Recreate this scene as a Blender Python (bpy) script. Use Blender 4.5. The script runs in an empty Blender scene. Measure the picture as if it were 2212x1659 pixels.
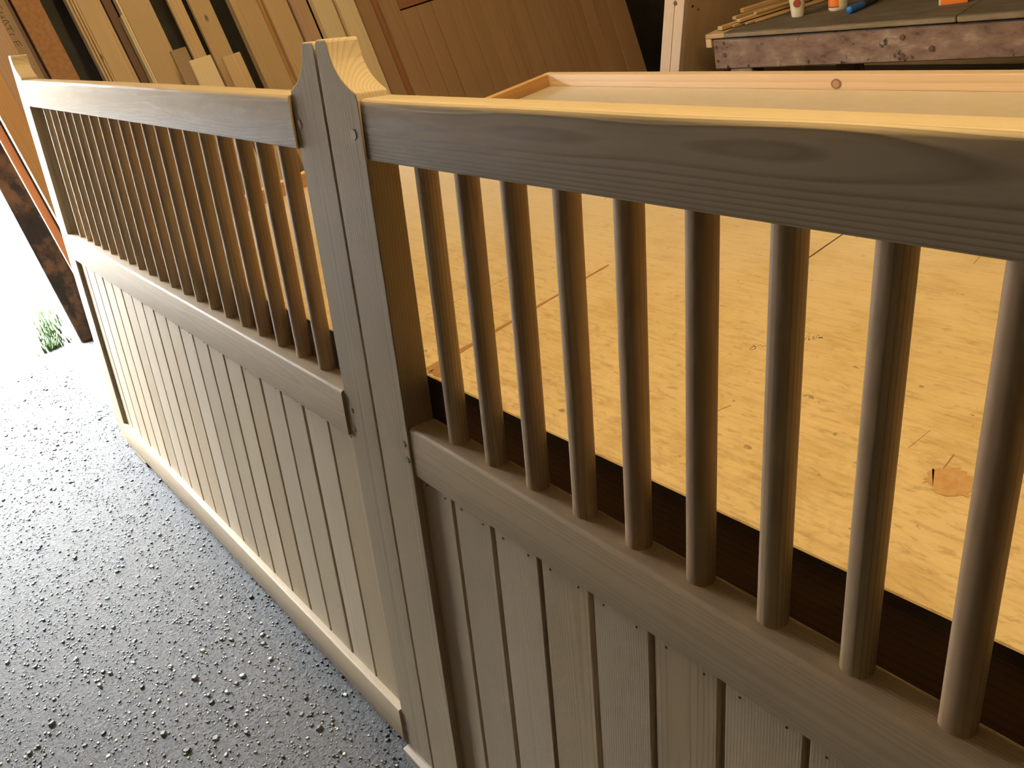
import bpy, bmesh, math, random
import numpy as np
from mathutils import Matrix, Vector

random.seed(7)
rng = np.random.default_rng(11)
SC = bpy.context.scene
COL = SC.collection

# ------------------------------------------------------------------ camera
PHI = math.radians(10.0)          # the gates lean back against the bench by this angle
ANG_R = -0.0199                   # the right gate is swung a touch towards the camera
TILT = Matrix(((1, 0, 0), (0, math.cos(PHI), math.sin(PHI)), (0, -math.sin(PHI), math.cos(PHI))))
F_PX = 1851.46


def camera():
    yaw, pit, rol = .9332, .4114, -.0930
    f = Vector((-math.sin(yaw) * math.cos(pit), math.cos(yaw) * math.cos(pit), -math.sin(pit)))
    r = Vector((math.cos(yaw), math.sin(yaw), 0))
    u = r.cross(f)
    r2 = math.cos(rol) * r + math.sin(rol) * u
    u2 = -math.sin(rol) * r + math.cos(rol) * u
    r2, u2, f = TILT @ r2, TILT @ u2, TILT @ f
    loc = TILT @ Vector((1.0796, -.5357, 1.3177))
    cam = bpy.data.cameras.new('camera')
    cam.sensor_fit = 'HORIZONTAL'
    cam.sensor_width = 36
    cam.lens = F_PX * 36 / 2212
    cam.clip_start = .02
    o = bpy.data.objects.new('camera', cam)
    COL.objects.link(o)
    o.matrix_world = Matrix(((r2.x, u2.x, -f.x, loc.x), (r2.y, u2.y, -f.y, loc.y), (r2.z, u2.z, -f.z, loc.z), (0, 0, 0, 1)))
    SC.camera = o


camera()
# ------------------------------------------------------------------ sky, lamps, exposure
SKY = 178.0
LAMP = 178.0
WARM = (1.0, .72, .34)
w = bpy.data.worlds.new('daylight')
SC.world = w
w.use_nodes = True
bg = w.node_tree.nodes['Background']
bg.inputs['Color'].default_value = (.79, .89, 1.0, 1)
bg.inputs['Strength'].default_value = SKY
SC.view_settings.view_transform = 'Standard'
SC.view_settings.look = 'None'
SC.view_settings.gamma = 1
SC.view_settings.exposure = 0.0
SC.view_settings.use_curve_mapping = False

# workshop doorway, unseen width and lintel shaped for the light falloff, wall positions
X_WALL = -3.45
DOOR_Y0, DOOR_Y1, DOOR_Z = -.95, .165, 1.95
pd = bpy.data.lights.new('doorway_portal', 'AREA')
pd.shape = 'RECTANGLE'
pd.size = DOOR_Y1 - DOOR_Y0
pd.size_y = DOOR_Z
pd.cycles.is_portal = True
po = bpy.data.objects.new('doorway_portal', pd)
COL.objects.link(po)
po.location = (X_WALL - .45, (DOOR_Y0 + DOOR_Y1) / 2, DOOR_Z / 2)
po.rotation_euler = (math.pi / 2, 0, -math.pi / 2)


# ------------------------------------------------------------------ materials
def new_mat(name):
    m = bpy.data.materials.new(name)
    m.use_nodes = True
    nt = m.node_tree
    return m, nt, nt.nodes['Principled BSDF']


class N:
    """tiny node helper"""

    def __init__(s, nt):
        s.nt = nt

    def n(s, t, **kw):
        nd = s.nt.nodes.new(t)
        for k, v in kw.items():
            setattr(nd, k, v)
        return nd

    def l(s, a, b):
        s.nt.links.new(a, b)

    def math(s, op, a, b=None, c=None):
        nd = s.n('ShaderNodeMath', operation=op)
        for i, x in enumerate((a, b, c)):
            if x is None:
                continue
            if isinstance(x, (int, float)):
                nd.inputs[i].default_value = x
            else:
                s.l(x, nd.inputs[i])
        return nd.outputs[0]

    def noise(s, vec, scale=1, detail=3, rough=.55, dist=0):
        nd = s.n('ShaderNodeTexNoise')
        s.l(vec, nd.inputs['Vector'])
        nd.inputs['Scale'].default_value = scale
        nd.inputs['Detail'].default_value = detail
        nd.inputs['Roughness'].default_value = rough
        nd.inputs['Distortion'].default_value = dist
        return nd.outputs['Fac']

    def ramp(s, fac, stops):
        nd = s.n('ShaderNodeValToRGB')
        el = nd.color_ramp.elements
        while len(el) < len(stops):
            el.new(.5)
        for e, (p, c) in zip(el, stops):
            e.position = p
            e.color = c if len(c) == 4 else (*c, 1)
        s.l(fac, nd.inputs['Fac'])
        return nd.outputs['Color']

    def mix(s, fac, a, b, blend='MIX'):
        nd = s.n('ShaderNodeMix', data_type='RGBA', blend_type=blend)
        for sock, x in ((nd.inputs[0], fac), (nd.inputs[6], a), (nd.inputs[7], b)):
            if isinstance(x, (int, float)):
                sock.default_value = x
            elif isinstance(x, tuple):
                sock.default_value = (*x, 1) if len(x) == 3 else x
            else:
                s.l(x, sock)
        return nd.outputs[2]

    def bump(s, h, strength, dist, bsdf):
        nd = s.n('ShaderNodeBump')
        nd.inputs['Strength'].default_value = strength
        nd.inputs['Distance'].default_value = dist
        s.l(h, nd.inputs['Height'])
        s.l(nd.outputs['Normal'], bsdf.inputs['Normal'])


def coords(q, per_object=True):
    tc = q.n('ShaderNodeTexCoord')
    if not per_object:
        return tc.outputs['Object']
    oi = q.n('ShaderNodeObjectInfo')
    cx = q.n('ShaderNodeCombineXYZ')
    q.l(q.math('MULTIPLY', oi.outputs['Random'], 37.0), cx.inputs[0])
    q.l(q.math('MULTIPLY', oi.outputs['Random'], 91.0), cx.inputs[1])
    q.l(q.math('MULTIPLY', oi.outputs['Random'], 53.0), cx.inputs[2])
    va = q.n('ShaderNodeVectorMath', operation='ADD')
    q.l(tc.outputs['Object'], va.inputs[0])
    q.l(cx.outputs[0], va.inputs[1])
    return va.outputs[0]


def scaled(q, vec, sc):
    mp = q.n('ShaderNodeMapping')
    mp.inputs['Scale'].default_value = sc
    q.l(vec, mp.inputs['Vector'])
    return mp.outputs[0]


def wood(name, base, dark, axis=2, freq=150., amp=5., contrast=.55, vary=.16, rough=.5, tint=None, knots=0., relief=.3,
         spec=.4, w1=.8, w2=.6):
    """pine-like timber: growth lines along one axis, streaks, optional knots, and a tone of its own for each piece"""
    m, nt, b = new_mat(name)
    q = N(nt)
    v = coords(q)
    al = [7., 7., 7.]
    al[axis] = .55
    streak = q.noise(scaled(q, v, al), 1, 3)
    sep = q.n('ShaderNodeSeparateXYZ')
    q.l(v, sep.inputs[0])
    o1, o2 = [i for i in range(3) if i != axis]
    lo = [5., 5., 5.]
    lo[axis] = 1.3
    wander = q.noise(scaled(q, v, lo), 1, 2)
    raw = q.n('ShaderNodeTexCoord')
    sr = q.n('ShaderNodeSeparateXYZ')
    q.l(raw.outputs['Object'], sr.inputs[0])
    rn = q.n('ShaderNodeObjectInfo').outputs['Random']
    wob = q.math('MULTIPLY', q.math('SUBTRACT', wander, .5), amp * .004)
    a1 = q.math('ADD', q.math('ADD', sr.outputs[o1], q.math('MULTIPLY_ADD', q.math('FRACT', q.math('MULTIPLY', rn, 5.13)), .16, -.08)), wob)
    a2 = q.math('ADD', q.math('ADD', sr.outputs[o2], q.math('MULTIPLY_ADD', q.math('FRACT', q.math('MULTIPLY', rn, 9.71)), .12, -.06)), q.math('MULTIPLY', wob, w2))
    rad = q.math('SQRT', q.math('ADD', q.math('MULTIPLY', a1, a1), q.math('MULTIPLY', a2, a2)))
    t = q.math('MULTIPLY', rad, freq)
    fr = q.math('FRACT', t)
    ring = q.ramp(fr, [(0, (0, 0, 0)), (.5, (.18, .18, .18)), (.84, (1, 1, 1)), (1, (.05, .05, .05))])
    ringmask = q.math('MULTIPLY', ring, contrast)
    hi = [300., 300., 300.]
    hi[axis] = 9.
    fibre = q.noise(scaled(q, v, hi), 1, 2)
    col = q.mix(ringmask, base, dark)
    col = q.mix(q.math('MULTIPLY', q.math('SUBTRACT', streak, .35), .9), col, dark)
    col = q.mix(q.math('MULTIPLY', fibre, .22), col, tuple(c * .62 for c in dark))
    oi = q.n('ShaderNodeObjectInfo')
    rnd = oi.outputs['Random']
    if tint:
        col = q.mix(q.math('MULTIPLY', q.math('FRACT', q.math('MULTIPLY', rnd, 7.31)), .7), col, tint)
    bright = q.math('ADD', 1 - vary, q.math('MULTIPLY', q.math('FRACT', q.math('MULTIPLY', rnd, 3.77)), 2 * vary))
    hs = q.n('ShaderNodeHueSaturation')
    q.l(col, hs.inputs['Color'])
    q.l(bright, hs.inputs['Value'])
    out = hs.outputs['Color']
    if knots:
        kn = [9., 9., 9.]
        kn[axis] = 4.5
        vo = q.n('ShaderNodeTexVoronoi', feature='F1')
        q.l(scaled(q, v, kn), vo.inputs['Vector'])
        vo.inputs['Scale'].default_value = .6
        kd = q.ramp(vo.outputs['Distance'], [(0, (1, 1, 1)), (.035 * knots, (.9, .9, .9)), (.07 * knots, (0, 0, 0))])
        out = q.mix(kd, out, tuple(c * .25 for c in dark))
    q.l(out, b.inputs['Base Color'])
    b.inputs['Roughness'].default_value = rough
    b.inputs['Specular IOR Level'].default_value = spec
    h = q.math('ADD', q.math('MULTIPLY', ring, .6), q.math('MULTIPLY', fibre, .25))
    q.bump(h, relief, .0007, b)
    return m


def plain(name, col, rough=.6, metal=0., emit=None, strength=0.):
    m, nt, b = new_mat(name)
    b.inputs['Base Color'].default_value = (*col, 1)
    b.inputs['Roughness'].default_value = rough
    b.inputs['Metallic'].default_value = metal
    if emit:
        b.inputs['Emission Color'].default_value = (*emit, 1)
        b.inputs['Emission Strength'].default_value = strength
    return m


def mottled(name, cols, scale=8., detail=6, rough=.8, stretch=(1, 1, 1), relief=.3, dist=.004, spots=None, spec=.3):
    m, nt, b = new_mat(name)
    q = N(nt)
    v = coords(q)
    f = q.noise(scaled(q, v, stretch), scale, detail, .62)
    n = len(cols)
    col = q.ramp(f, [(.28 + .44 * i / (n - 1), c) for i, c in enumerate(cols)])
    if spots:
        f2 = q.noise(v, spots[1], 4, .6)
        col = q.mix(q.ramp(f2, [(spots[2], (0, 0, 0)), (spots[2] + .05, (1, 1, 1))]), col, spots[0])
    q.l(col, b.inputs['Base Color'])
    b.inputs['Roughness'].default_value = rough
    b.inputs['Specular IOR Level'].default_value = spec
    q.bump(f, relief, dist, b)
    return m


PALE, PALED = (.465, .375, .25), (.27, .205, .125)
M_STILE = wood('gate_timber_upright', PALE, PALED, 2, 210, 5, .50, .05, .58, spec=.2, relief=.25)
M_RAIL = wood('gate_timber_rail', PALE, (.235, .175, .105), 0, 340, 6, .8, .06, .55, spec=.2, relief=.30, w1=.35, w2=1.)
M_MRAIL = wood('gate_timber_fine_rail', (.70, .55, .36), (.46, .34, .205), 0, 420, 3, .42, .06, .55, spec=.25, relief=.25, w1=.4, w2=1.)
M_BOARD = wood('gate_timber_board', (.66, .515, .325), (.37, .27, .15), 2, 260, 7, .5, .13, .55, spec=.25, tint=(.53, .44, .32), relief=.22)
M_SPIN = wood('gate_timber_spindle', (.62, .48, .30), (.33, .23, .125), 2, 230, 6, .70, .10, .6, tint=(.36, .235, .13), knots=.5, relief=.03)
M_PINE = wood('stacked_pine', (.62, .455, .27), (.43, .29, .15), 2, 120, 6, .45, .12, .6, knots=.9, relief=.2)
M_PINE_PINK = wood('planed_pink_softwood', (.56, .38, .275), (.38, .235, .15), 2, 90, 5, .3, .05, .6, knots=1.2, relief=.2)
M_PINE_OR = wood('orange_softwood', (.62, .36, .16), (.45, .23, .09), 2, 90, 5, .35, .08, .6, knots=.8, relief=.2)
M_PINE_PALE = wood('pale_whitewood', (.80, .66, .45), (.66, .50, .30), 2, 80, 4, .28, .07, .6, relief=.2)
M_PINE_DARK = wood('dark_purple_hardwood', (.20, .115, .075), (.11, .06, .04), 2, 120, 4, .4, .1, .6, relief=.2)
M_PINE_RED = wood('red_brown_softwood', (.42, .20, .10), (.26, .11, .05), 2, 90, 5, .4, .08, .6, relief=.2)
M_DOORW = wood('leaning_door_timber', (.46, .29, .165), (.30, .175, .09), 2, 110, 5, .45, .09, .6, relief=.2)
M_DOORL = wood('leaning_door_ledge', (.40, .19, .09), (.25, .11, .05), 1, 110, 5, .4, .05, .6, relief=.2)
M_LIPX = wood('bench_lip_long', (.68, .51, .345), (.44, .28, .15), 0, 60, 7, .45, .03, .55, knots=1.0, relief=.2, w1=.4, w2=1.)
M_LIPY = wood('bench_lip_orange', (.60, .34, .12), (.42, .20, .06), 1, 120, 4, .5, .03, .55, relief=.3)
M_APRON = wood('bench_frame_timber', (.16, .095, .05), (.08, .045, .022), 0, 100, 5, .5, .05, .7, knots=1.0)
M_PACK = wood('packer_timber', (.62, .50, .36), (.44, .33, .2), 0, 200, 4, .4, .05, .6)
M_BLOCK = wood('block_timber', (.36, .22, .13), (.2, .11, .06), 0, 150, 4, .5, .05, .7)
M_POSTW = wood('white_batten_timber', (.72, .56, .42), (.55, .4, .27), 2, 60, 4, .25, .03, .6)
M_STICK = wood('offcut_timber', (.55, .38, .2), (.34, .21, .1), 0, 140, 4, .5, .2, .65)
M_PLUG = plain('dowel_end_grain', (.30, .24, .17), .6)
M_INK = plain('pencil_mark', (.02, .013, .008), .7)
M_INK2 = plain('brown_marker_mark', (.04, .016, .007), .7)
M_SCR = plain('scratch_brown', (.20, .12, .05), .7)
M_NAIL = plain('nail_hole_dark', (.03, .022, .015), .7)
M_PLY = mottled('plywood_panel', [(.48, .325, .18), (.60, .42, .24)], 6, 4, .6, (1, 3, .6), .1, .001)
M_CHIPB = mottled('brown_chipboard', [(.27, .135, .06), (.40, .21, .10)], 60, 5, .7, (1, 1, 1), .1, .001)
M_OLDBEAM = mottled('worn_bench_timber', [(.05, .032, .022), (.17, .10, .07), (.22, .14, .10), (.36, .26, .20)], 13, 10, .75, (1, 2.2, 2.2), .6, .005,
                    ((.035, .026, .018), 24, .63))
M_OLDTOP = mottled('dirty_bench_top', [(.055, .045, .034), (.10, .083, .062), (.15, .12, .08)], 7, 8, .75, (1.2, 4, 4), .3, .002)
M_OLDEDGE = mottled('bench_top_edge', [(.16, .115, .065), (.27, .20, .12)], 12, 6, .75, (1, 3, 3), .3, .002, ((.12, .09, .06), 22, .66))
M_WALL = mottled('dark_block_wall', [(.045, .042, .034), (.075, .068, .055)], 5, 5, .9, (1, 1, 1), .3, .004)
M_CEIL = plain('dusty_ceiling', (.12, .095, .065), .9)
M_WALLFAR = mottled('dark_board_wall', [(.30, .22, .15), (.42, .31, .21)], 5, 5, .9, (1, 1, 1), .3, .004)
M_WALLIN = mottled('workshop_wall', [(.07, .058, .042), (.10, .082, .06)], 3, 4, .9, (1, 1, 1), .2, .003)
M_JAMB = mottled('black_painted_render', [(.014, .015, .015), (.020, .019, .018), (.026, .023, .019), (.12, .077, .043), (.15, .097, .054), (.16, .105, .06)], 6.5, 6, .75,
                 (1, 1, .7), .5, .006)
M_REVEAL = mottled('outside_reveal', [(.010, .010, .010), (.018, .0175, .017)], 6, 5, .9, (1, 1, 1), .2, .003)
M_GROUND = mottled('outside_concrete', [(.55, .54, .51), (.68, .66, .62)], 3, 6, .9, (1, 1, 1), .2, .003)
M_GRASS = plain('grass_green', (.05, .085, .012), .7)
M_STONE = [plain('chip_white', (.55, .54, .51), .45), plain('chip_grey', (.19, .187, .18), .5), plain('chip_mid', (.095, .093, .087), .6),
           plain('chip_dark', (.022, .021, .019), .6)]


def floor_mat():
    m, nt, b = new_mat('worn_aggregate_concrete')
    q = N(nt)
    v = coords(q, False)
    big = q.noise(v, 2.2, 4)
    mid = q.noise(v, 85, 6, .70)
    fine = q.noise(v, 190, 4, .7)
    vo = q.n('ShaderNodeTexVoronoi', feature='F1')
    q.l(v, vo.inputs['Vector'])
    vo.inputs['Scale'].default_value = 150
    col = q.ramp(mid, [(.30, (.012, .0115, .0105)), (.42, (.040, .038, .035)), (.56, (.062, .059, .054)), (.72, (.11, .105, .096))])
    col = q.mix(q.ramp(fine, [(.35, (0, 0, 0)), (.75, (.55, .55, .55))]), col, (.15, .146, .138))
    col = q.mix(q.ramp(vo.outputs['Distance'], [(.0, (.8, .8, .8)), (.22, (0, 0, 0))]), col, (.22, .215, .205))
    col = q.mix(q.math('MULTIPLY', big, .25), col, (.10, .08, .06))
    q.l(col, b.inputs['Base Color'])
    b.inputs['Roughness'].default_value = .62
    b.inputs['Specular IOR Level'].default_value = .45
    h = q.math('ADD', q.math('MULTIPLY', mid, 1.0), q.math('MULTIPLY', fine, .45))
    q.bump(h, 1.0, .022, b)
    return m


def table_mat():
    """worn plywood sheet: fine grain along the bench, pale daylight glare painted in at far left, scuffs, brown blotches and smudges"""
    m, nt, b = new_mat('worn_plywood_sheet')
    q = N(nt)
    v = coords(q, False)
    g = q.noise(scaled(q, v, (14, 170, 20)), 1, 5, .62)
    big = q.noise(v, 2.3, 5, .6)
    cloud = q.noise(scaled(q, v, (1, 1.5, 1)), 7, 7, .66, .6)
    blot = q.noise(scaled(q, v, (1, 1.8, 1)), 19, 7, .70, .4)
    scuff = q.noise(scaled(q, v, (40, 120, 20)), 1, 6, .70, .3)
    spots = q.noise(scaled(q, v, (38, 62, 20)), 1, 3, .5)
    sp = q.n('ShaderNodeSeparateXYZ')
    q.l(v, sp.inputs[0])
    col = q.ramp(g, [(.28, (.335, .24, .112)), (.5, (.415, .31, .155)), (.78, (.47, .36, .19))])
    col = q.mix(q.ramp(cloud, [(.42, (0, 0, 0)), (.70, (.6, .6, .6))]), col, (.50, .39, .235))
    col = q.mix(q.ramp(cloud, [(.28, (.6, .6, .6)), (.47, (0, 0, 0))]), col, (.34, .225, .095))
    near = q.math('SUBTRACT', -.005, q.math('MULTIPLY', sp.outputs[1], .11))
    sc = q.math('ADD', scuff, near)
    col = q.mix(q.ramp(sc, [(.585, (0, 0, 0)), (.70, (.6, .6, .6))]), col, (.25, .165, .07))
    bl = q.math('ADD', blot, near)
    col = q.mix(q.ramp(bl, [(.62, (0, 0, 0)), (.78, (.6, .6, .6))]), col, (.27, .155, .06))
    col = q.mix(q.ramp(spots, [(.70, (0, 0, 0)), (.73, (.8, .8, .8))]), col, (.15, .10, .048))
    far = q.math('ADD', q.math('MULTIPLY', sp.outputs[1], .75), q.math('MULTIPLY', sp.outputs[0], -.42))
    glare = q.ramp(q.math('ADD', far, q.math('MULTIPLY', big, .7)), [(.12, (0, 0, 0)), (.85, (.85, .85, .85))])  # whitish daylight sheen painted into the colour, strongest at far left
    col = q.mix(glare, col, (.50, .43, .34))
    q.l(col, b.inputs['Base Color'])
    rr = q.ramp(blot, [(.3, (.34, .34, .34)), (.7, (.5, .5, .5))])
    q.l(rr, b.inputs['Roughness'])
    b.inputs['Specular IOR Level'].default_value = .5
    q.bump(q.math('ADD', g, q.math('MULTIPLY', scuff, .8)), .3, .0012, b)
    return m


def ply_edge_mat():
    m, nt, b = new_mat('plywood_edge_layers')
    q = N(nt)
    v = coords(q, False)
    sep = q.n('ShaderNodeSeparateXYZ')
    q.l(v, sep.inputs[0])
    t = q.math('FRACT', q.math('MULTIPLY', sep.outputs[2], 330.))
    col = q.ramp(t, [(0, (.13, .09, .05)), (.45, (.17, .12, .065)), (.55, (.05, .034, .018)), (1, (.07, .048, .025))])
    f = q.noise(scaled(q, v, (20, 20, 200)), 1, 4)
    col = q.mix(q.math('MULTIPLY', f, .5), col, (.04, .03, .02))
    q.l(col, b.inputs['Base Color'])
    b.inputs['Roughness'].default_value = .8
    q.bump(q.math('ADD', t, f), .5, .002, b)
    return m


M_FLOOR = floor_mat()
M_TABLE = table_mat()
M_PLYEDGE = ply_edge_mat()
M_ORANGE = mottled('glue_filled_groove', [(.20, .10, .035), (.30, .16, .06)], 40, 5, .6, (1, 1, 1), .3, .001)
M_STAIN = mottled('red_brown_stain', [(.30, .155, .06), (.38, .255, .115)], 90, 5, .6, (1, 1, 1), .1, .0005)


# ------------------------------------------------------------------ mesh helpers
def link(name, me, mats, parent=None, loc=(0, 0, 0), smooth=False):
    if not isinstance(mats, (list, tuple)):
        mats = [mats]
    if not me.materials:
        for m in mats:
            me.materials.append(m)
    if smooth:
        for p in me.polygons:
            p.use_smooth = True
    o = bpy.data.objects.new(name, me)
    COL.objects.link(o)
    o.location = loc
    if parent:
        o.parent = parent
    return o


def box_mesh(sx, sy, sz, bev=.0015, seg=1, name='box'):
    bm = bmesh.new()
    bmesh.ops.create_cube(bm, size=1)
    for v in bm.verts:
        v.co = Vector((v.co.x * sx, v.co.y * sy, v.co.z * sz))
    if bev:
        bmesh.ops.bevel(bm, geom=bm.edges[:], offset=bev, segments=seg, affect='EDGES', profile=.5)
    me = bpy.data.meshes.new(name)
    bm.to_mesh(me)
    bm.free()
    return me


def box(name, x0, x1, y0, y1, z0, z1, mat, parent=None, bev=.0015, seg=1):
    me = box_mesh(x1 - x0, y1 - y0, z1 - z0, bev, seg, name)
    return link(name, me, mat, parent, ((x0 + x1) / 2, (y0 + y1) / 2, (z0 + z1) / 2))


def prism_mesh(poly, axis, a, b, name='prism', bev=0., bevseg=1):
    """closed outline poly (2-D) pushed along an axis from a to b; outline axes are the two others in x,y,z order"""
    bm = bmesh.new()
    n = len(poly)

    def put(p, t):
        c = [0, 0, 0]
        o = [i for i in range(3) if i != axis]
        c[o[0]], c[o[1]], c[axis] = p[0], p[1], t
        return bm.verts.new(c)

    lo = [put(p, a) for p in poly]
    hi = [put(p, b) for p in poly]
    bm.faces.new(lo)
    bm.faces.new(hi)
    for i in range(n):
        bm.faces.new((lo[i], lo[(i + 1) % n], hi[(i + 1) % n], hi[i]))
    bmesh.ops.recalc_face_normals(bm, faces=bm.faces[:])
    if bev:
        ed = [e for e in bm.edges if len(e.link_faces) == 2 and e.calc_face_angle(0) > .6]
        bmesh.ops.bevel(bm, geom=ed, offset=bev, segments=bevseg, affect='EDGES', profile=.5)
    me = bpy.data.meshes.new(name)
    bm.to_mesh(me)
    bm.free()
    return me


def centre(me):
    """moves the mesh so that its origin is its middle and returns the middle"""
    co = np.array([v.co for v in me.vertices])
    c = (co.min(0) + co.max(0)) / 2
    me.transform(Matrix.Translation(-Vector(c)))
    return Vector(c)


def shade_auto(me, ang=.7):
    for p in me.polygons:
        p.use_smooth = True
    try:
        me.set_sharp_from_angle(angle=ang)
    except Exception:
        pass


def disc_mesh(r, h, axis='Y', n=14, name='disc'):
    bm = bmesh.new()
    bmesh.ops.create_cone(bm, cap_ends=True, segments=n, radius1=r, radius2=r * .96, depth=h)
    if axis == 'Y':
        bmesh.ops.rotate(bm, verts=bm.verts[:], matrix=Matrix.Rotation(math.pi / 2, 3, 'X'))
    if axis == 'X':
        bmesh.ops.rotate(bm, verts=bm.verts[:], matrix=Matrix.Rotation(math.pi / 2, 3, 'Y'))
    me = bpy.data.meshes.new(name)
    bm.to_mesh(me)
    bm.free()
    return me


def lathe_mesh(prof, n=28, name='lathe', mat_of=None, sx=1., sy=1.):
    vs, fs, mi = [], [], []
    for (r, z) in prof:
        for k in range(n):
            a = 2 * math.pi * k / n
            vs.append((r * math.cos(a) * sx, r * math.sin(a) * sy, z))
    for i in range(len(prof) - 1):
        for k in range(n):
            fs.append((i * n + k, i * n + (k + 1) % n, (i + 1) * n + (k + 1) % n, (i + 1) * n + k))
            mi.append(mat_of(i, k) if mat_of else 0)
    fs.append(tuple(range(n))[::-1])
    mi.append(0)
    fs.append(tuple((len(prof) - 1) * n + k for k in range(n)))
    mi.append(0)
    me = bpy.data.meshes.new(name)
    me.from_pydata(vs, [], fs)
    me.polygons.foreach_set('material_index', mi)
    me.update()
    shade_auto(me, .75)
    return me


def ribbon_mesh(strokes, to3d, nrm, width, thick=.0004, name='ribbon'):
    """pen strokes: thin raised ribbons on a surface"""
    vs, fs = [], []
    nrm = Vector(nrm).normalized()
    for st in strokes:
        pts = [Vector(to3d(*p)) for p in st]
        base = len(vs)
        for i, p in enumerate(pts):
            d = (pts[min(i + 1, len(pts) - 1)] - pts[max(i - 1, 0)]).normalized()
            s = d.cross(nrm).normalized() * width / 2
            vs += [p + s, p - s, p + s + nrm * thick, p - s + nrm * thick]
        for i in range(len(pts) - 1):
            a, b = base + 4 * i, base + 4 * i + 4
            fs += [(a + 2, a + 3, b + 3, b + 2), (a, a + 2, b + 2, b), (a + 3, a + 1, b + 1, b + 3)]
        a, b = base, base + 4 * (len(pts) - 1)
        fs += [(a, a + 1, a + 3, a + 2), (b, b + 2, b + 3, b + 1)]
    me = bpy.data.meshes.new(name)
    me.from_pydata([tuple(v) for v in vs], [], fs)
    me.update()
    return me


def tag(o, label=None, cat=None, group=None, kind=None):
    if label:
        o['label'] = label
    if cat:
        o['category'] = cat
    if group:
        o['group'] = group
    if kind:
        o['kind'] = kind
    return o


def empty(name, mat=None, loc=None):
    o = bpy.data.objects.new(name, None)
    COL.objects.link(o)
    o.empty_display_size = .05
    if mat is not None:
        o.matrix_world = mat
    if loc is not None:
        o.location = loc
    return o


# ------------------------------------------------------------------ the setting
XR, YB, YF, ZC = 3.6, 4.7, -3.4, 3.1
fl = box('floor', X_WALL - .2, XR, YF, YB, -.12, 0, M_FLOOR, bev=0)
tag(fl, kind='structure')
# the exposed stone chips of the worn concrete
nc = 34000
cx = rng.uniform(-3.2, .25, nc)
cy = rng.uniform(-1.35, .05, nc)
cy = np.where((cx > -.12) & (cy > -.016), cy - .08, cy)
cy = np.where((cx < -1.74) & (cx > -1.9) & (cy > -.006), cy - .08, cy)
keep = (cy > -.95 + .10 * (cx + 1)) | (rng.random(nc) < .25)
cx, cy = cx[keep], cy[keep]
nc = len(cx)
size = .0014 + .0030 * rng.random(nc) ** 2.2 + .0055 * (rng.random(nc) > .955) * rng.random(nc)
vs, fs, mi = [], [], []
for i in range(nc):
    s, k = size[i], 5
    a0 = rng.uniform(0, 6.28)
    el = rng.uniform(.55, 1)
    ca, sa = math.cos(a0), math.sin(a0)
    ba = len(vs)
    rr = rng.uniform(.75, 1.2, k)
    for ring_s, z in ((1., -.0005), (.72, s * rng.uniform(.3, .8))):
        for j in range(k):
            t = 2 * math.pi * j / k
            x, y = rr[j] * s * math.cos(t) * ring_s, rr[j] * s * math.sin(t) * el * ring_s
            vs.append((cx[i] + x * ca - y * sa, cy[i] + x * sa + y * ca, z))
    for j in range(k):
        fs.append((ba + j, ba + (j + 1) % k, ba + k + (j + 1) % k, ba + k + j))
    fs.append(tuple(ba + k + j for j in range(k)))
    c = rng.random()
    mi += [0 if c < .11 else 1 if c < .36 else 2 if c < .86 else 3] * (k + 1)
me = bpy.data.meshes.new('gravel_chips')
me.from_pydata(vs, [], fs)
me.polygons.foreach_set('material_index', mi)
me.update()
tag(link('gravel_chips', me, M_STONE, None), 'pale and dark stone chips showing in the worn concrete floor', 'stone chips', kind='stuff')

tag(box('ground_outside', -16, X_WALL - .2, -12, 12, -.14, -.005, M_GROUND, bev=0), kind='structure')
tag(box('ceiling', X_WALL - .4, XR + .2, YF - .2, YB + .2, ZC, ZC + .1, M_CEIL, bev=0), kind='structure')
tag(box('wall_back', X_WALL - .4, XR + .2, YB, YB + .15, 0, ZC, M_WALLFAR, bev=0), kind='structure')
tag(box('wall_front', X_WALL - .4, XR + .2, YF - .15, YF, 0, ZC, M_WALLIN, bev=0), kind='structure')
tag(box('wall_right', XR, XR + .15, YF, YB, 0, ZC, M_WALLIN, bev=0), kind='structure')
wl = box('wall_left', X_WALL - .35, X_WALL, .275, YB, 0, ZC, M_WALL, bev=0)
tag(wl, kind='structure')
box('unseen_door_lintel', X_WALL - .35, X_WALL, DOOR_Y0, .275, DOOR_Z, ZC, M_WALLIN, None, bev=0)['kind'] = 'structure'
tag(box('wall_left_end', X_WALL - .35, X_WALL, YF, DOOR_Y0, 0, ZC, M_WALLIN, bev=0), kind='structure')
# jamb pier of the open doorway: black flaking paint on the room side
jm = prism_mesh([(-3.27, .165), (-3.275, .268), (-3.30, .275), (-3.80, .30), (-3.80, .19)], 2, 0, ZC, 'door_jamb', .006, 2)
c = centre(jm)
jo = link('trim_1', jm, [M_JAMB, M_REVEAL], None, c)
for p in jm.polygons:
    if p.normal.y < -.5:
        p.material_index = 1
tag(jo, kind='structure')

# the shed added unseen across the yard; it hides the low sky from the doorway
ys = empty('yard_blocker', loc=(-8.6, 0, 0))
tag(ys, 'added unseen shed across the yard outside the doorway', 'blocker')
box('blocker_wall', -.1, .1, -9, 9, 0, 2.7, M_WALLFAR, ys, .01)
box('blocker_roof', -2.4, .3, -9.2, 9.2, 2.7, 2.9, M_WALL, ys, .01)

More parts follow.
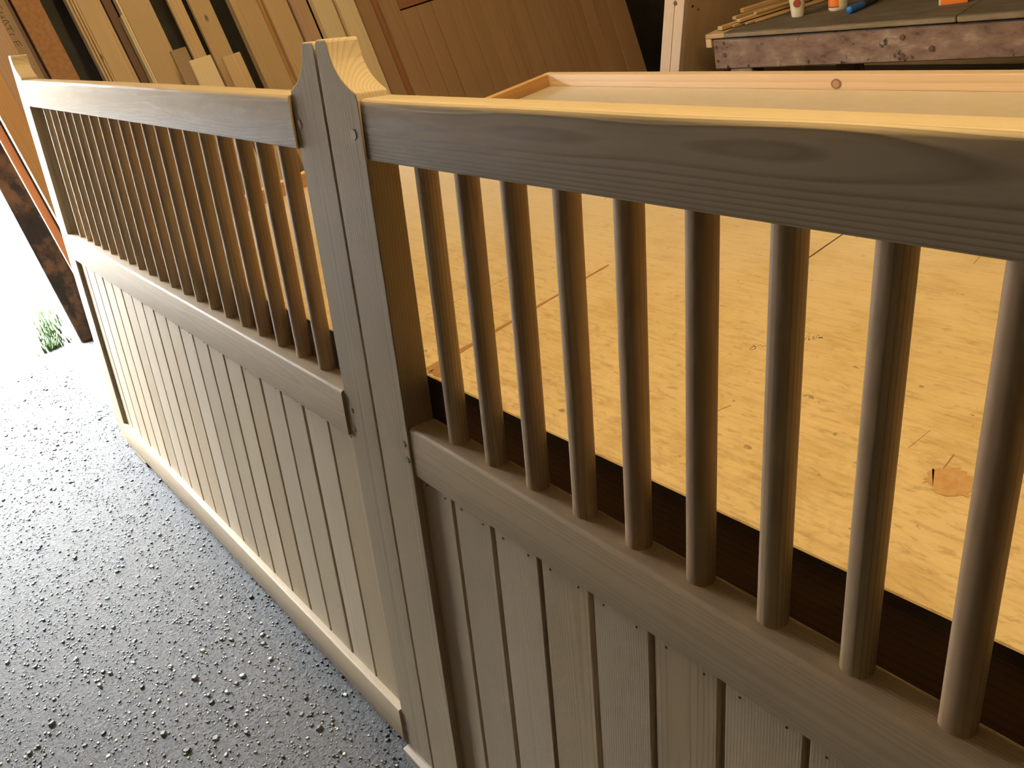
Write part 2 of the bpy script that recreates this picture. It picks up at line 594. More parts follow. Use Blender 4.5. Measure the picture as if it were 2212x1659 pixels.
# weeds at the foot of the doorway
vs, fs = [], []
for i in range(420):
    u = rng.random() ** 1.5
    x, y = -3.36 - 1.0 * u, .06 + .12 * u + rng.normal(0, .028)
    h = rng.uniform(.03, .11) * (1.1 if u > .25 else .55)
    a = rng.uniform(0, 6.28)
    dx, dy = math.cos(a), math.sin(a)
    wd = rng.uniform(.003, .006)
    lean = rng.uniform(.1, .8) * h
    b0 = len(vs)
    for t in (0, .4, .75, 1):
        ww = wd * (1 - t * .95)
        px, py, pz = x + dx * lean * t * t, y + dy * lean * t * t, h * t
        vs += [(px - dy * ww, py + dx * ww, pz), (px + dy * ww, py - dx * ww, pz + .0008)]
    for t in range(3):
        p = b0 + 2 * t
        fs.append((p, p + 1, p + 3, p + 2))
me = bpy.data.meshes.new('grass_tuft')
me.from_pydata(vs, [], fs)
me.update()
tag(link('grass_tuft', me, M_GRASS), 'green grass and weeds growing outside at the foot of the door jamb', 'grass', kind='stuff')


# ------------------------------------------------------------------ the gates
def arc(cx, cz, r, a0, a1, n):
    return [(cx + r * math.cos(a0 + (a1 - a0) * i / n), cz + r * math.sin(a0 + (a1 - a0) * i / n)) for i in range(n + 1)]


def stile_mesh(side, w, y0, y1, zb, ztop, zsh, name='stile'):
    """upright whose head sweeps up from a shoulder to a narrow top; side=+1 sweeps down towards +x"""
    prof = [(0, zb), (w - .001, zb), (w, zb + .003), (w, zsh - .009), (w - .0025, zsh)]
    # concave sweep
    ctrl = [(w - .0035, zsh), (w * .77, zsh + .0082), (w * .59, zsh + .0190), (w * .45, zsh + .0345), (w * .385, zsh + .0495)]
    ztp = ztop
    pts = ctrl + [(w * .36, ztp - .004), (w * .335, ztp), (.006, ztp), (.0015, ztp - .003), (0, ztp - .009)]
    # smooth the sweep
    sw = []
    for i in range(len(ctrl) - 1):
        p0 = ctrl[max(i - 1, 0)]
        p1, p2 = ctrl[i], ctrl[i + 1]
        p3 = ctrl[min(i + 2, len(ctrl) - 1)]
        for k in range(4):
            t = k / 4
            sw.append(tuple(.5 * (2 * p1[j] + (p2[j] - p0[j]) * t + (2 * p0[j] - 5 * p1[j] + 4 * p2[j] - p3[j]) * t * t + (-p0[j] + 3 * p1[j] - 3 * p2[j] + p3[j]) * t ** 3) for j in (0, 1)))
    prof = prof + sw[1:] + pts[len(ctrl) - 1:]
    prof = [(x * side, z) for x, z in prof]
    return prism_mesh(prof, 1, y0, y1, name, .0022, 2)


def rail_mesh(x0, x1, y0, y1, z0, z1, r, bow=None, n=24, name='rail'):
    """long rail with a rounded upper front edge and, if asked, a slight bow"""
    sec = [(y1, z0), (y1, z1 - .003), (y1 - .003, z1)]
    sec += [(y0 + r - r * math.sin(a), z1 - r + r * math.cos(a)) for a in [math.pi / 2 * i / 5 for i in range(6)]]
    sec += [(y0, z0 + .0015), (y0 + .0015, z0)]
    vs, fs = [], []
    m = len(sec)
    for i in range(n + 1):
        x = x0 + (x1 - x0) * i / n
        dz = bow(x) if bow else 0
        vs += [(x, y, z + dz) for y, z in sec]
    for i in range(n):
        for k in range(m):
            a, b = i * m + k, i * m + (k + 1) % m
            fs.append((a, b, b + m, a + m))
    fs.append(tuple(range(m))[::-1])
    fs.append(tuple(n * m + k for k in range(m)))
    me = bpy.data.meshes.new(name)
    me.from_pydata(vs, [], fs)
    bm = bmesh.new()
    bm.from_mesh(me)
    bmesh.ops.recalc_face_normals(bm, faces=bm.faces[:])
    bm.to_mesh(me)
    bm.free()
    shade_auto(me, .8)
    return me


def board_mesh(wd, gap, z0, z1, y0, name='board'):
    """tongued board: flat face, small chamfers, tongue that closes the gap to its neighbour"""
    ch = .0012
    prof = [(-wd / 2, y0 + ch), (-wd / 2 + ch, y0), (wd / 2 - ch, y0), (wd / 2, y0 + ch), (wd / 2, y0 + .009), (wd / 2 + gap, y0 + .009),
            (wd / 2 + gap, y0 + .016), (wd / 2, y0 + .016), (wd / 2, y0 + .022), (-wd / 2, y0 + .022)]
    return prism_mesh(prof, 2, z0, z1, name)


def spindle_mesh(r, z0, z1, name='spindle', n=36):
    vs, fs = [], []
    e = 2 / 2.35
    for z in (z0, z1):
        for k in range(n):
            a = 2 * math.pi * (k + .5) / n
            ca, sa = math.cos(a), math.sin(a)
            vs.append((r * math.copysign(abs(ca) ** e, ca), r * math.copysign(abs(sa) ** e, sa), z))
    for k in range(n):
        fs.append((k, (k + 1) % n, n + (k + 1) % n, n + k))
    fs.append(tuple(range(n))[::-1])
    fs.append(tuple(n + k for k in range(n)))
    me = bpy.data.meshes.new(name)
    me.from_pydata(vs, [], fs)
    me.update()
    shade_auto(me, .75)
    return me


Z_B, Z_BT, Z_MB, Z_MT, Z_TB = .030, .1085, .7015, .7815, 1.1585
W_ST = .098
SPM = spindle_mesh(.0137, -.2, .2)


def gate(side, label, mat, y_st, y_rl, z_tb, z_tt, z_top, z_sh, first_sp, first_gap, pitch_b, bow, pegs):
    g = empty('timber_gate', mat)
    tag(g, label, 'gate', 'pair of half-boarded driveway gates')
    X_IN, X_OUT = 1.935, 2.035

    def put(name, me, m, smooth=False):
        c = centre(me)
        return link(name, me, m, g, c, smooth)

    gap = .0033
    # meeting stile and hanging stile
    me = stile_mesh(side, W_ST - gap, y_st, y_st + .046, Z_B - .002, z_top, z_sh)
    me.transform(Matrix.Translation((side * gap, 0, 0)))
    st = put('stile', me, M_STILE)
    me = stile_mesh(-side, X_OUT - X_IN, y_st, y_st + .046, Z_B - .008, z_top + .016, z_sh + .013)
    me.transform(Matrix.Translation((side * X_OUT, 0, 0)))
    put('stile', me, M_STILE)
    # rails
    a, b = sorted((side * (W_ST + .0018), side * X_IN))
    put('top_rail', rail_mesh(a, b, y_rl, y_rl + .046, z_tb, z_tt, .0065, bow), M_RAIL)
    put('middle_rail', rail_mesh(a, b, y_rl, y_rl + .046, Z_MB, Z_MT, .006), M_MRAIL)
    put('bottom_rail', rail_mesh(a, b, y_rl, y_rl + .046, Z_B, Z_BT, .003), M_MRAIL)
    # spindles
    for k in range(20):
        x = side * (first_sp + .086 * k)
        zc = (Z_MT + z_tb) / 2
        o = link('spindle', SPM, M_SPIN, g, (x, .031, zc))
        o.scale = (1, 1, (z_tb + (bow(x) if bow else 0) - Z_MT + .012) / .4)
    # boards
    gaps = [first_gap + pitch_b * k for k in range(18)]
    edges = [W_ST - .004] + gaps + [X_IN + .004]
    cache = {}
    for k in range(19):
        lo, hi = edges[k], edges[k + 1]
        gw = (.0100, .0085, .0095, .0070)[(k * 7 + (side > 0)) % 4]
        if side < 0:
            wd, xc = hi - lo - gw, -(lo + hi) / 2 - 0.0
        else:
            wd, xc = hi - lo - gw, (lo + hi) / 2
        key = (round(wd, 4), gw)
        if key not in cache:
            mb = board_mesh(wd, gw + .002, Z_BT - .03, Z_MB + .02, 0)
            mb.transform(Matrix.Translation((0, 0, -(Z_BT + Z_MB) / 2)))
            cache[key] = mb
        o = link('board', cache[key], M_BOARD, g, (xc - gw / 2, .0115 + rng.uniform(-.0006, .0006), (Z_BT + Z_MB) / 2))
        for s in (-.3, .3):
            h = link('nail', NAILM, M_NAIL, o, (s * wd, -.0001, (Z_MB - Z_BT) / 2 - .013 - .004 * rng.random()))
    for (x, z, r) in pegs:
        link('peg', PEGM, M_PLUG, g, (x, y_st - .0002, z)).scale = (r, 1, r)
    return g


NAILM = disc_mesh(.0015, .0012, 'Y', 8, 'nail')
PEGM = disc_mesh(.0058, .0014, 'Y', 14, 'peg')
M_L = TILT.to_4x4()
M_R = TILT.to_4x4() @ Matrix.Rotation(ANG_R, 4, 'Z')


def bow_left(x):
    t = max(0., min(1., (-x - .1) / 1.83))
    return .0175 * t - .0050 * t * t


gl = gate(-1, 'left timber gate with swept post heads, its far end lit white by the doorway', M_L, .0005, -.0035, 1.161, 1.2345, 1.3005,
          1.2405, .2117, .205, .0972, bow_left,
          [(-.0841, 1.195, 1.05), (-.080, .7515, .8), (-.0833, .718, .8), (-.090, .0794, .7), (-.092, .052, .7)])
gr = gate(1, 'right timber gate nearest the camera, its brown front in shade', M_R, -.001, .0018, Z_TB, 1.2325, 1.3025, 1.2395, .1867, .1834, .0965,
          None, [(.0745, 1.189, 1.2), (.0817, .751, .95), (.0856, .7255, .95)])

# packers under the gates
tag(box('timber_packer', -.097, .16, -.0075, .075, .0, .0205, M_PACK), 'thin pale timber packer under the two meeting gate posts', 'packer')
tag(box('timber_block', -1.885, -1.757, .002, .085, .0, .0205, M_BLOCK), 'short brown timber block under the far end of the left gate', 'block')

# ------------------------------------------------------------------ assembly bench behind the gates
ZT = .82
tb = empty('assembly_bench', loc=(0, .9, 0))
tag(tb, 'large low-lipped assembly bench with a worn yellow plywood top', 'bench')


def tpart(name, x0, x1, y0, y1, z0, z1, m, bev=.001):
    o = box(name, x0, x1, y0, y1, z0, z1, m, None, bev)
    o.location.y -= .9
    o.parent = tb
    return o


TX0, TX1, TY0, TY1 = -1.155, 1.95, .198, 1.55
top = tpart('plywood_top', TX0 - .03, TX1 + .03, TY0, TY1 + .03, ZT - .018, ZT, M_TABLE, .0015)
top.data.materials.append(M_PLYEDGE)
for p in top.data.polygons:
    if p.normal.z < .5:
        p.material_index = 1
tpart('back_lip', TX0 - .03, TX1 + .03, TY1, TY1 + .03, ZT, ZT + .036, M_LIPX)
tpart('side_lip', TX0 - .03, TX0, TY0 + .20, TY1, ZT, ZT + .036, M_LIPY)
tpart('side_lip', TX1, TX1 + .03, TY0 + .20, TY1, ZT, ZT + .036, M_LIPY)
tpart('front_apron', TX0, TX1, TY0 + .004, TY0 + .045, ZT - .13, ZT - .018, M_APRON)
tpart('back_apron', TX0, TX1, TY1 - .03, TY1 + .01, ZT - .13, ZT - .018, M_APRON)
for x in (TX0 + .02, .3, TX1 - .09):
    for y in (TY0 + .05, TY1 - .11):
        tpart('leg', x, x + .07, y, y + .07, 0, ZT - .018, M_APRON)


def tmark(name, me, m):
    me.transform(Matrix.Translation((0, -.9, 0)))
    return link(name, me, m, tb)


# the big knot in the back lip
kn = disc_mesh(.0125, .002, 'Y', 16, 'knot')
ko = link('knot', kn, plain('knot_ring', (.20, .105, .05), .6), tb, (-.120, TY1 - .0005 - .9, ZT + .0140))
ko.scale = (1.1, 1, .95)
kn = disc_mesh(.0085, .0025, 'Y', 14, 'knot_heart')
link('knot_heart', kn, plain('knot_heart', (.36, .21, .12), .6), tb, (-.120, TY1 - .0006 - .9, ZT + .0140))

# long glue-filled groove across the sheet, with broken patches
def patch(pts, z, name, m, jitter=.0012, thick=.0006, sub=5):
    bm = bmesh.new()
    out = []
    n = len(pts)
    for i in range(n):
        a, b = Vector(pts[i]), Vector(pts[(i + 1) % n])
        for k in range(sub):
            p = a.lerp(b, k / sub) + Vector((rng.uniform(-jitter, jitter), rng.uniform(-jitter, jitter)))
            out.append(p)
    lo = [bm.verts.new((p.x, p.y, z)) for p in out]
    hi = [bm.verts.new((p.x, p.y, z + thick)) for p in out]
    bm.faces.new(hi)
    for i in range(len(out)):
        j = (i + 1) % len(out)
        bm.faces.new((lo[i], lo[j], hi[j], hi[i]))
    bmesh.ops.recalc_face_normals(bm, faces=bm.faces[:])
    me = bpy.data.meshes.new(name)
    bm.to_mesh(me)
    bm.free()
    return tmark(name, me, m)


patch([(.062, .205), (.079, .205), (.074, .30), (.0715, .45), (.068, .59), (.064, .59), (.0655, .45), (.0645, .30)], ZT, 'glue_groove', M_ORANGE, .001, .0005, 9)
patch([(.075, .203), (.118, .206), (.122, .222), (.095, .235), (.077, .226)], ZT, 'orange_patch', M_ORANGE, .003, .0005)
patch([(.352, .725), (.3545, .725), (.353, .85), (.3505, .85)], ZT, 'scratch', M_INK2, .0003, .0003)
patch([(.245, .318), (.27, .312), (.275, .325), (.25, .332)], ZT, 'brown_patch', M_STAIN, .003, .0004)
patch([(.742, .345), (.765, .333), (.785, .345), (.782, .372), (.758, .378), (.742, .366)], ZT, 'red_stain', M_STAIN, .004, .0004, 7)
SCRATCH = []
for i in range(26):
    x, y, L = rng.uniform(-.5, .95), rng.uniform(.24, 1.1), rng.uniform(.02, .11)
    a = math.pi / 2 + rng.normal(0, .16)
    SCRATCH.append([(x + math.cos(a) * L * t, y + math.sin(a) * L * t + rng.normal(0, .0004)) for t in (0, .3, .6, 1)])
for st in SCRATCH:
    tmark('scratch', ribbon_mesh([st], lambda x, y: (x, y, ZT), (0, 0, 1), rng.uniform(.0006, .0017), .0002), M_SCR)
SCR = [[(0.4902, 0.5214), (0.4884, 0.5256), (0.4883, 0.5292)], [(0.4908, 0.5304), (0.4928, 0.5252), (0.495, 0.5247), (0.4948, 0.5272), (0.4927, 0.5267)],
       [(0.4942, 0.5375), (0.4948, 0.5315), (0.4975, 0.528), (0.4994, 0.5291), (0.4986, 0.5321), (0.4959, 0.531)], [(0.4967, 0.5372), (0.5008, 0.5322)],
       [(0.497, 0.538), (0.4979, 0.5405), (0.5003, 0.5383)],
       [(0.4426, 0.4723), (0.4455, 0.4709), (0.4485, 0.4741), (0.4479, 0.4778), (0.444, 0.4801), (0.4419, 0.4757), (0.4426, 0.4723)],
       [(0.4397, 0.4822), (0.4461, 0.4806)], [(0.4467, 0.4832), (0.448, 0.4873), (0.4539, 0.484), (0.4536, 0.4874), (0.4568, 0.4869)]]
tmark('pencil_writing', ribbon_mesh(SCR, lambda x, y: (x, y, ZT), (0, 0, 1), .00055, .0003), M_INK2)
tmark('pencil_mark', ribbon_mesh([[(0.5012, 0.5350), (0.5038, 0.5361), (0.5050, 0.5384)]], lambda x, y: (x, y, ZT), (0, 0, 1), .0022, .0003), M_INK)

# ------------------------------------------------------------------ timber leaning on the left wall
LEAN = .231
LV = Vector((-LEAN, 0, 1)).normalized()
NV = Vector((1, 0, LEAN)).normalized()


def lean_mat(xb, y, lean=LEAN):
    """frame of a piece leaning on the left wall: local x out of its face, y along the wall, z up its length"""
    lv = Vector((-lean, 0, 1)).normalized()
    nv = Vector((1, 0, lean)).normalized()
    m = Matrix(((nv.x, 0, lv.x, xb), (nv.y, 1, lv.y, y), (nv.z, 0, lv.z, 0), (0, 0, 0, 1)))
    return m


def plank(name, label, y0, y1, mat, xb=-2.80, th=.025, length=2.72, cat='plank', lift=0., lean=LEAN):
    """one plank; its face is at xb on the floor line, thickness behind it"""
    me = box_mesh(th, y1 - y0, length, .0015)
    me.transform(Matrix.Translation((-th / 2, 0, length / 2)))
    o = link(name, me, mat)
    m = lean_mat(xb, (y0 + y1) / 2, lean)
    o.matrix_world = Matrix.Translation((0, 0, th * lean + .0015 + lift)) @ m
    if label:
        tag(o, label, cat, 'timber leaning on the left wall')
    return o


plank('softwood_plank', 'narrow red-brown plank leaning beside the black door jamb', .232, .262, M_PINE_RED, -2.84, .03)
plank('softwood_plank', 'orange plank with white lit edge behind the far gate post', .2635, .345, M_PINE_OR, -2.745, .045)
plank('softwood_plank', 'wide pinkish planed plank with a grey knot, behind the far post head', .322, .452, M_PINE_PINK, -2.80, .03)
cur = plank('softwood_plank', 'brown plank with handwritten capitals down its face', .40, .503, M_PINE_DARK, -2.835, .03)
cur.data.materials.clear()
cur.data.materials.append(wood('brown_grey_board', (.36, .25, .16), (.27, .18, .11), 2, 90, 4, .3, .04, .65))
TEXT = [[(0.4705, 1.4377), (0.4735, 1.4327), (0.4755, 1.4259), (0.4748, 1.4205)], [(0.4553, 1.4094), (0.4614, 1.4102), (0.4714, 1.4081)],
        [(0.4543, 1.4062), (0.4554, 1.3989), (0.4597, 1.3925), (0.469, 1.3912)], [(0.46, 1.3921), (0.4526, 1.3884)],
        [(0.4542, 1.3782), (0.4608, 1.38), (0.4714, 1.3772), (0.4742, 1.373), (0.4709, 1.3682), (0.4633, 1.3699)],
        [(0.4633, 1.3699), (0.4572, 1.364), (0.4519, 1.3633), (0.4496, 1.3702)], [(0.4542, 1.3782), (0.4534, 1.3727)],
        [(0.4704, 1.3606), (0.4723, 1.3481), (0.4732, 1.3322)], [(0.4723, 1.3467), (0.4602, 1.347), (0.4492, 1.3464)],
        [(0.4726, 1.3232), (0.4541, 1.3274), (0.4505, 1.3248), (0.45, 1.3157), (0.4509, 1.3055)],
        [(0.4738, 1.2957), (0.4567, 1.2975), (0.4515, 1.2932), (0.4516, 1.2853), (0.4527, 1.2765)],
        [(0.4611, 1.2949), (0.4631, 1.2865), (0.4654, 1.2773)], [(0.4728, 1.2953), (0.4752, 1.2861), (0.4771, 1.2748)]]
ysc = 1.0
LL = math.sqrt(1 + LEAN ** 2)
hw = ribbon_mesh([[(y, z) for y, z in s] for s in TEXT], lambda y, z: (0, y - .4515 + .006, z * LL + .0), (1, 0, 0), .0023, .0004, 'handwriting')
link('handwriting', hw, M_INK2, cur)
plank('softwood_plank', 'dark grey-brown edge board right of the written plank', .503, .520, M_PINE_DARK, -2.85, .03)
plank('chipboard_strip', 'wide reddish chipboard strip leaning on the dark wall', .521, .622, M_CHIPB, -2.80, .022, cat='board')
plank('softwood_offcut', 'short pale offcut low beside the reddish chipboard strip', .626, .655, M_PINE, -2.84, .02, 1.10, cat='offcut')
for i, (a, m) in enumerate(((.722, M_PINE), (.733, M_PINE), (.744, M_PINE))):
    plank('softwood_batten', ('outermost', 'middle', 'innermost')[i] + ' thin batten edge left of the broad pine plank, by the dark gap', a, a + .0095, m, -2.82 + i * .008, .05)
plank('softwood_plank', 'broad clean pine plank between two dark gaps above the left rail', .754, .845, M_PINE, -2.80, .022)
plank('hardwood_plank', 'dark purple-brown plank behind the white-edged boards', .868, .905, M_PINE_DARK, -2.86, .03, cat='plank')
plank('whitewood_strip', 'white-edged thin strip left of the knotty plank, longer of two', .904, .9125, M_PINE_PALE, -2.79, .045)
plank('whitewood_strip', 'white-edged thin strip left of the knotty plank, shorter of two', .894, .9025, M_PINE_PALE, -2.79, .045, 1.32)
plank('softwood_plank', 'wide pine plank with one round knot above the left rail', .914, 1.038, M_PINE, -2.79, .03)
plank('softwood_plank', 'grey-brown offcut just left of the pale short board', .985, 1.055, cur.data.materials[0], -2.66, .02, 1.145, cat='offcut')
plank('softwood_plank', 'narrow pine plank right of the second dark gap', 1.122, 1.182, M_PINE, -2.82, .022)
plank('softwood_plank', 'pine plank behind the pale short board', 1.203, 1.296, M_PINE, -2.80, .026)
plank('whitewood_board', 'short pale sawn board standing in front of the pine planks', 1.030, 1.130, M_PINE_PALE, -2.62, .02, 1.09, cat='offcut', lean=.235)
plank('softwood_offcut', 'short knotty tan board standing just right of the pale short board', 1.172, 1.258, M_PINE, -2.62, .02, 1.065, cat='offcut')
plank('softwood_plank', 'tall pine plank with two knots left of the middle post', 1.376, 1.499, M_PINE, -2.78, .05)
plank('softwood_batten', 'narrow brown batten ending half way beside the two-knot plank', 1.499, 1.535, M_PINE_OR, -2.82, .03, 1.72, lift=1.06 * 0)
plank('softwood_plank', 'plain tan plank third from the leaning door', 1.540, 1.650, M_PINE, -2.80, .04)
plank('softwood_plank', 'reddish tan plank second from the leaning door', 1.668, 1.750, M_PINE_PINK, -2.81, .04)
plank('whitewood_plank', 'pale whitewood plank beside the leaning door, left of two', 1.766, 1.866, M_PINE_PALE, -2.78, .045)
plank('whitewood_plank', 'pale whitewood plank touching the leaning door, right of two', 1.885, 1.977, M_PINE_PALE, -2.775, .045)

# the big ledged door leaning behind the bench
dr = empty('ledged_door', Matrix.Translation((0, 0, .012)) @ lean_mat(-2.80, 1.985))
tag(dr, 'large boarded timber door leaning on the left wall behind the bench', 'door')
DW, DH = 1.76, 2.6


def dpart(name, y0, y1, z0, z1, x0, x1, m):
    return box(name, x0, x1, y0, y1, z0, z1, m, dr, .0012)


dpart('door_stile', 0, .094, 0, DH, -.045, 0, M_DOORW)
dpart('edge_strip', .098, .133, 0, DH, -.045, -.014, M_DOORL)
dpart('door_stile', .137, .235, 0, DH, -.045, .002, M_DOORW)
dpart('door_ledge', .238, 1.62, 1.005, 1.105, -.045, .0, M_DOORL)
bw = .0985
k = 0
y = .238
while y < 1.60:
    dpart('door_board', y, y + bw - .003, 0, .998, -.045, -.004 - .001 * (k % 2), M_DOORW)
    dpart('door_board', y, y + bw - .003, 1.112, DH, -.045, -.004 - .001 * (k % 2), M_DOORW)
    y += bw
    k += 1
dpart('door_stile', y, DW, 0, DH, -.045, .003, M_DOORW)

# ------------------------------------------------------------------ old bench at the back right
P0 = Vector((-1.102, 2.3, .765))
ang = math.atan2(.0945, .9955)
bn = empty('old_workbench', Matrix.Translation((P0.x, P0.y, 0)) @ Matrix.Rotation(ang, 4, 'Z'))
tag(bn, 'old dirty workbench with a scarred reddish front beam', 'workbench')


def bpart(name, x0, x1, y0, y1, z0, z1, m, bev=.003, par=None):
    return box(name, x0, x1, y0, y1, z0, z1, m, par or bn, bev)


beam = bpart('front_beam', 0, 2.6, 0, .07, P0.z - .108, P0.z - .003, M_OLDBEAM, .004, None)
bpart('bench_top', .055, .852, -.012, .9, P0.z + .003, P0.z + .021, M_OLDEDGE)
bpart('bench_top', .856, 2.6, -.014, .9, P0.z + .003, P0.z + .023, M_OLDEDGE)
for o in [c for c in bn.children if c.name.startswith('bench_top')]:
    o.data.materials.append(M_OLDTOP)
    for p in o.data.polygons:
        if p.normal.z > .5:
            p.material_index = 1
bpart('corner_plate', -.028, .062, -.004, .17, P0.z + .001, P0.z + .018, M_STICK)
bpart('end_strip', -.030, -.004, -.002, .9, P0.z - .03, P0.z + .012, M_STICK)
for x in (.06, 1.3, 2.45):
    bpart('leg', x, x + .09, .005, .085, 0, P0.z - .108, M_OLDBEAM)
    bpart('leg', x, x + .09, .78, .86, 0, P0.z + .003, M_OLDBEAM)
BOLT = disc_mesh(.0075, .006, 'Y', 10, 'bolt')
M_BOLT = plain('rusty_bolt', (.10, .065, .045), .55, .3)
M_DAB = plain('white_glue_dab', (.62, .55, .45), .6)
for (x, dz, r) in ((.045, -.058, 1.), (.012, -.028, .8), (.014, -.078, .7), (.69, -.032, 1.1), (.69, -.088, 1.1), (.37, -.093, .9), (.78, -.07, 1.2)):
    link('bolt', BOLT, M_BOLT, bn, (x, -.001, P0.z + dz)).scale = (r, 1, r)
for (x, dz) in ((.045, -.016), (.052, -.103), (.14, -.099)):
    link('glue_dab', BOLT, M_DAB, bn, (x, -.002, P0.z + dz)).scale = (.5, 1, .6)

ZB2 = P0.z + .021


def on_bench(x, y, z=0.):
    p = Matrix.Rotation(ang, 3, 'Z') @ Vector((x, y, 0))
    return Vector((P0.x + p.x, P0.y + p.y, ZB2 + z))


# white glue bottle
gb = empty('glue_bottle', loc=on_bench(.248, .165))
tag(gb, 'cream plastic glue bottle with a red round label on the old bench', 'bottle')
bod = lathe_mesh([(.0185, .0), (.0205, .004), (.0255, .05), (.0265, .10), (.024, .135), (.012, .155), (.009, .158)], 28, 'body', None, 1.1, .8)
link('bottle_body', bod, plain('cream_plastic', (.66, .62, .46), .35), gb)
lbm = disc_mesh(.013, .003, 'Y', 20, 'label')
lb = link('round_label', lbm, plain('dark_red_label', (.33, .055, .022), .5), gb, (.013, -.0195, .047))
lb.rotation_euler = (0, 0, .45)
cp = lathe_mesh([(.010, .158), (.010, .172), (.005, .176), (.003, .20), (.002, .201)], 16, 'nozzle')
link('nozzle', cp, plain('red_nozzle', (.45, .05, .03), .4), gb)
# orange and white tub
ca = empty('glue_tub', loc=on_bench(.367, .226))
tag(ca, 'round white tub with an orange label on the old bench', 'tub')
M_WHT = plain('white_plastic', (.72, .66, .56), .4)
M_ORL = plain('orange_label', (.74, .19, .03), .45)
M_DRL = plain('dark_label_line', (.10, .03, .012), .5)


def tubmat(i, k):
    if k in (17, 18, 19, 20, 21, 22, 23):
        return {2: 2, 3: 1}.get(i, 0)
    if 12 <= k < 17:
        return {2: 2, 3: 1}.get(i, 0)
    return 0


tu = lathe_mesh([(.028, 0), (.031, .003), (.032, .012), (.032, .015), (.032, .095), (.031, .10), (.031, .102)], 28, 'tub', tubmat)
t_o = link('tub_body', tu, [M_WHT, M_ORL, M_DRL], ca)
lid = lathe_mesh([(.033, .102), (.034, .104), (.034, .118), (.032, .120), (.001, .121)], 28, 'lid')
link('lid', lid, M_WHT, ca)
# blue marker / chisel handle
mk = empty('blue_handled_tool', Matrix.Translation(on_bench(.452, .132, .0125)) @ Matrix.Rotation(ang + math.radians(80), 4, 'Z') @ Matrix.Rotation(math.pi / 2, 4, 'Y'))
tag(mk, 'blue round-ended tool handle lying on the old bench', 'tool')
hd = lathe_mesh([(.0095, 0), (.0120, .002), (.0125, .005), (.0125, .012), (.0118, .06), (.0105, .075)], 24, 'handle')
link('handle', hd, plain('blue_plastic', (.02, .12, .42), .35), mk)
gp = lathe_mesh([(.0105, .075), (.0108, .078), (.0100, .15), (.0075, .165), (.004, .17)], 20, 'grip')
link('grip', gp, plain('black_rubber', (.02, .02, .022), .6), mk)
bld = box('blade', -.0015, .0015, -.006, .006, .165, .24, plain('steel', (.4, .4, .4), .35, 1.), mk, .0004)
# second orange box at the right
cb = empty('orange_carton', Matrix.Translation(on_bench(.766, .185)) @ Matrix.Rotation(ang + .25, 4, 'Z'))
tag(cb, 'orange carton with a white end at the right of the old bench', 'carton')
box('carton_body', -.036, .045, -.03, .03, 0, .09, M_ORL, cb, .001)
box('white_end', -.0365, -.030, -.0305, .0305, .001, .091, M_WHT, cb, .001)

# offcut sticks heaped at the left end of the bench
sticks = [((.012, .035), (.165, .41), .028, .012, .001), ((.050, .065), (.20, .43), .012, .009, .001), ((.062, .080), (.215, .43), .022, .010, .0135), ((.080, .095), (.235, .44), .016, .008, .001),
          ((.095, .14), (.235, .46), .02, .008, .0245), ((.02, .12), (.155, .45), .024, .012, .0145), ((.110, .115), (.265, .45), .010, .006, .001),
          ((.022, .17), (.14, .46), .022, .014, .0275)]
names = ['flat tan offcut at the corner of the old bench', 'thin offcut strip lying on the old bench top, pale broken end',
         'offcut stick on top of the heap, nearest end square', 'slim offcut strip beside the glue bottle', 'thin slat across the top of the offcut heap',
         'offcut stick under the topmost slat of the heap', 'narrowest dark offcut strip closest to the glue bottle', 'thick offcut at the back of the heap by the panel']
for (a, b, wd, th, z), lab in zip(sticks, names):
    A, B = on_bench(*a), on_bench(*b)
    d = B - A
    L = d.length
    me = box_mesh(L, wd, th, .001)
    o = link('wood_offcut', me, M_STICK)
    o.matrix_world = Matrix.Translation((A + B) / 2 + Vector((0, 0, th / 2 + z))) @ Matrix.Rotation(math.atan2(d.y, d.x), 4, 'Z')
    tag(o, lab, 'offcut', 'offcuts on the old bench')

# upright boards leaning against the left end of the old bench
SL = .272


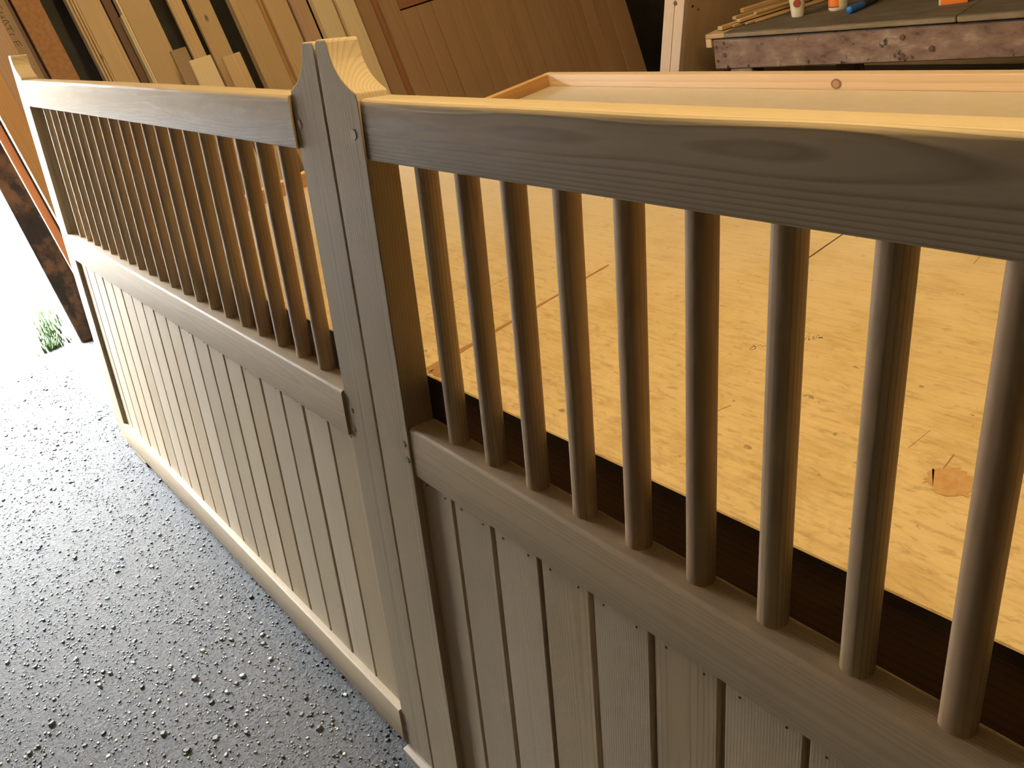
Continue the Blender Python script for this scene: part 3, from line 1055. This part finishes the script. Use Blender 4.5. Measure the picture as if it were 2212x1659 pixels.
def leanx(name, label, x_at, th, y0, y1, h, m, mf=None):
    """board whose right face passes x_at at bench height and leans to the right"""
    dv = Vector((SL, 0, 1)).normalized()
    nv = Vector((1, 0, -SL)).normalized()
    xb = x_at - SL * .654
    M = Matrix(((nv.x, 0, dv.x, xb), (0, 1, 0, (y0 + y1) / 2), (nv.z, 0, dv.z, .014), (0, 0, 0, 1)))
    e = empty(name, M)
    tag(e, label, 'panel')
    box('panel', -th + .002, -.001, -(y1 - y0) / 2 + .025, (y1 - y0) / 2, 0.004, h, mf or M_PLY, e, .001)
    box('edge_batten', -th, 0, -(y1 - y0) / 2, -(y1 - y0) / 2 + .025, 0.004, h, m, e, .001)
    return e


p1 = leanx('leaning_panel', 'plywood panel with pale double edge and screw holes leaning at the old bench end', -1.276, .044, 2.30, 3.2, 1.45, M_POSTW)
box('edge_batten', -.0945, -.0465, -.45, -.425, .004, 1.45, M_POSTW, p1, .001)
box('panel', -.0925, -.0485, -.425, .45, .004, 1.45, M_PLY, p1, .001)
HOLE = disc_mesh(.004, .002, 'X', 8, 'hole')
for (yy, zz, r) in ((-.40, .89, 1.3), (-.37, .93, 1.), (-.365, .87, .8), (-.30, .935, .8), (-.26, .91, .7), (-.22, .93, .8)):
    link('screw_hole', HOLE, M_NAIL, p1, (.0, yy, zz)).scale = (1, r, r)
link('screw_hole', BOLT, M_BOLT, p1, (-.042, -.4505, .905))


# ------------------------------------------------------------------ lamps under the ceiling
def tube_lamp(label, x, y, z, L, rz, power):
    e = empty('tube_lamp', Matrix.Translation((x, y, z)) @ Matrix.Rotation(rz, 4, 'Z'))
    tag(e, label, 'lamp', 'tube lamps under the ceiling')
    box('housing', -L / 2, L / 2, -.019, .019, .03, .08, plain('lamp_housing', (.10, .10, .095), .6), e, .004)
    tm = disc_mesh(.019, L - .06, 'X', 14, 'tube')
    link('tube', tm, plain('lit_tube', (1, 1, 1), .5, 0, WARM, LAMP * power), e)
    for s in (-1, 1):
        box('end_cap', s * (L / 2 - .015) - .015, s * (L / 2 - .015) + .015, -.022, .022, -.022, .035, plain('cap', (.10, .10, .095), .6), e, .002)


tube_lamp('long lit tube lamp over the assembly bench', .75, .43, 2.30, 1.8, 0, 1.0)
tube_lamp('added unseen tube lamp that brightens the stacked timber', -1.55, .580, 2.85, 1.3, 0, 1.5)  # second tube added out of view to brighten the leaning timber
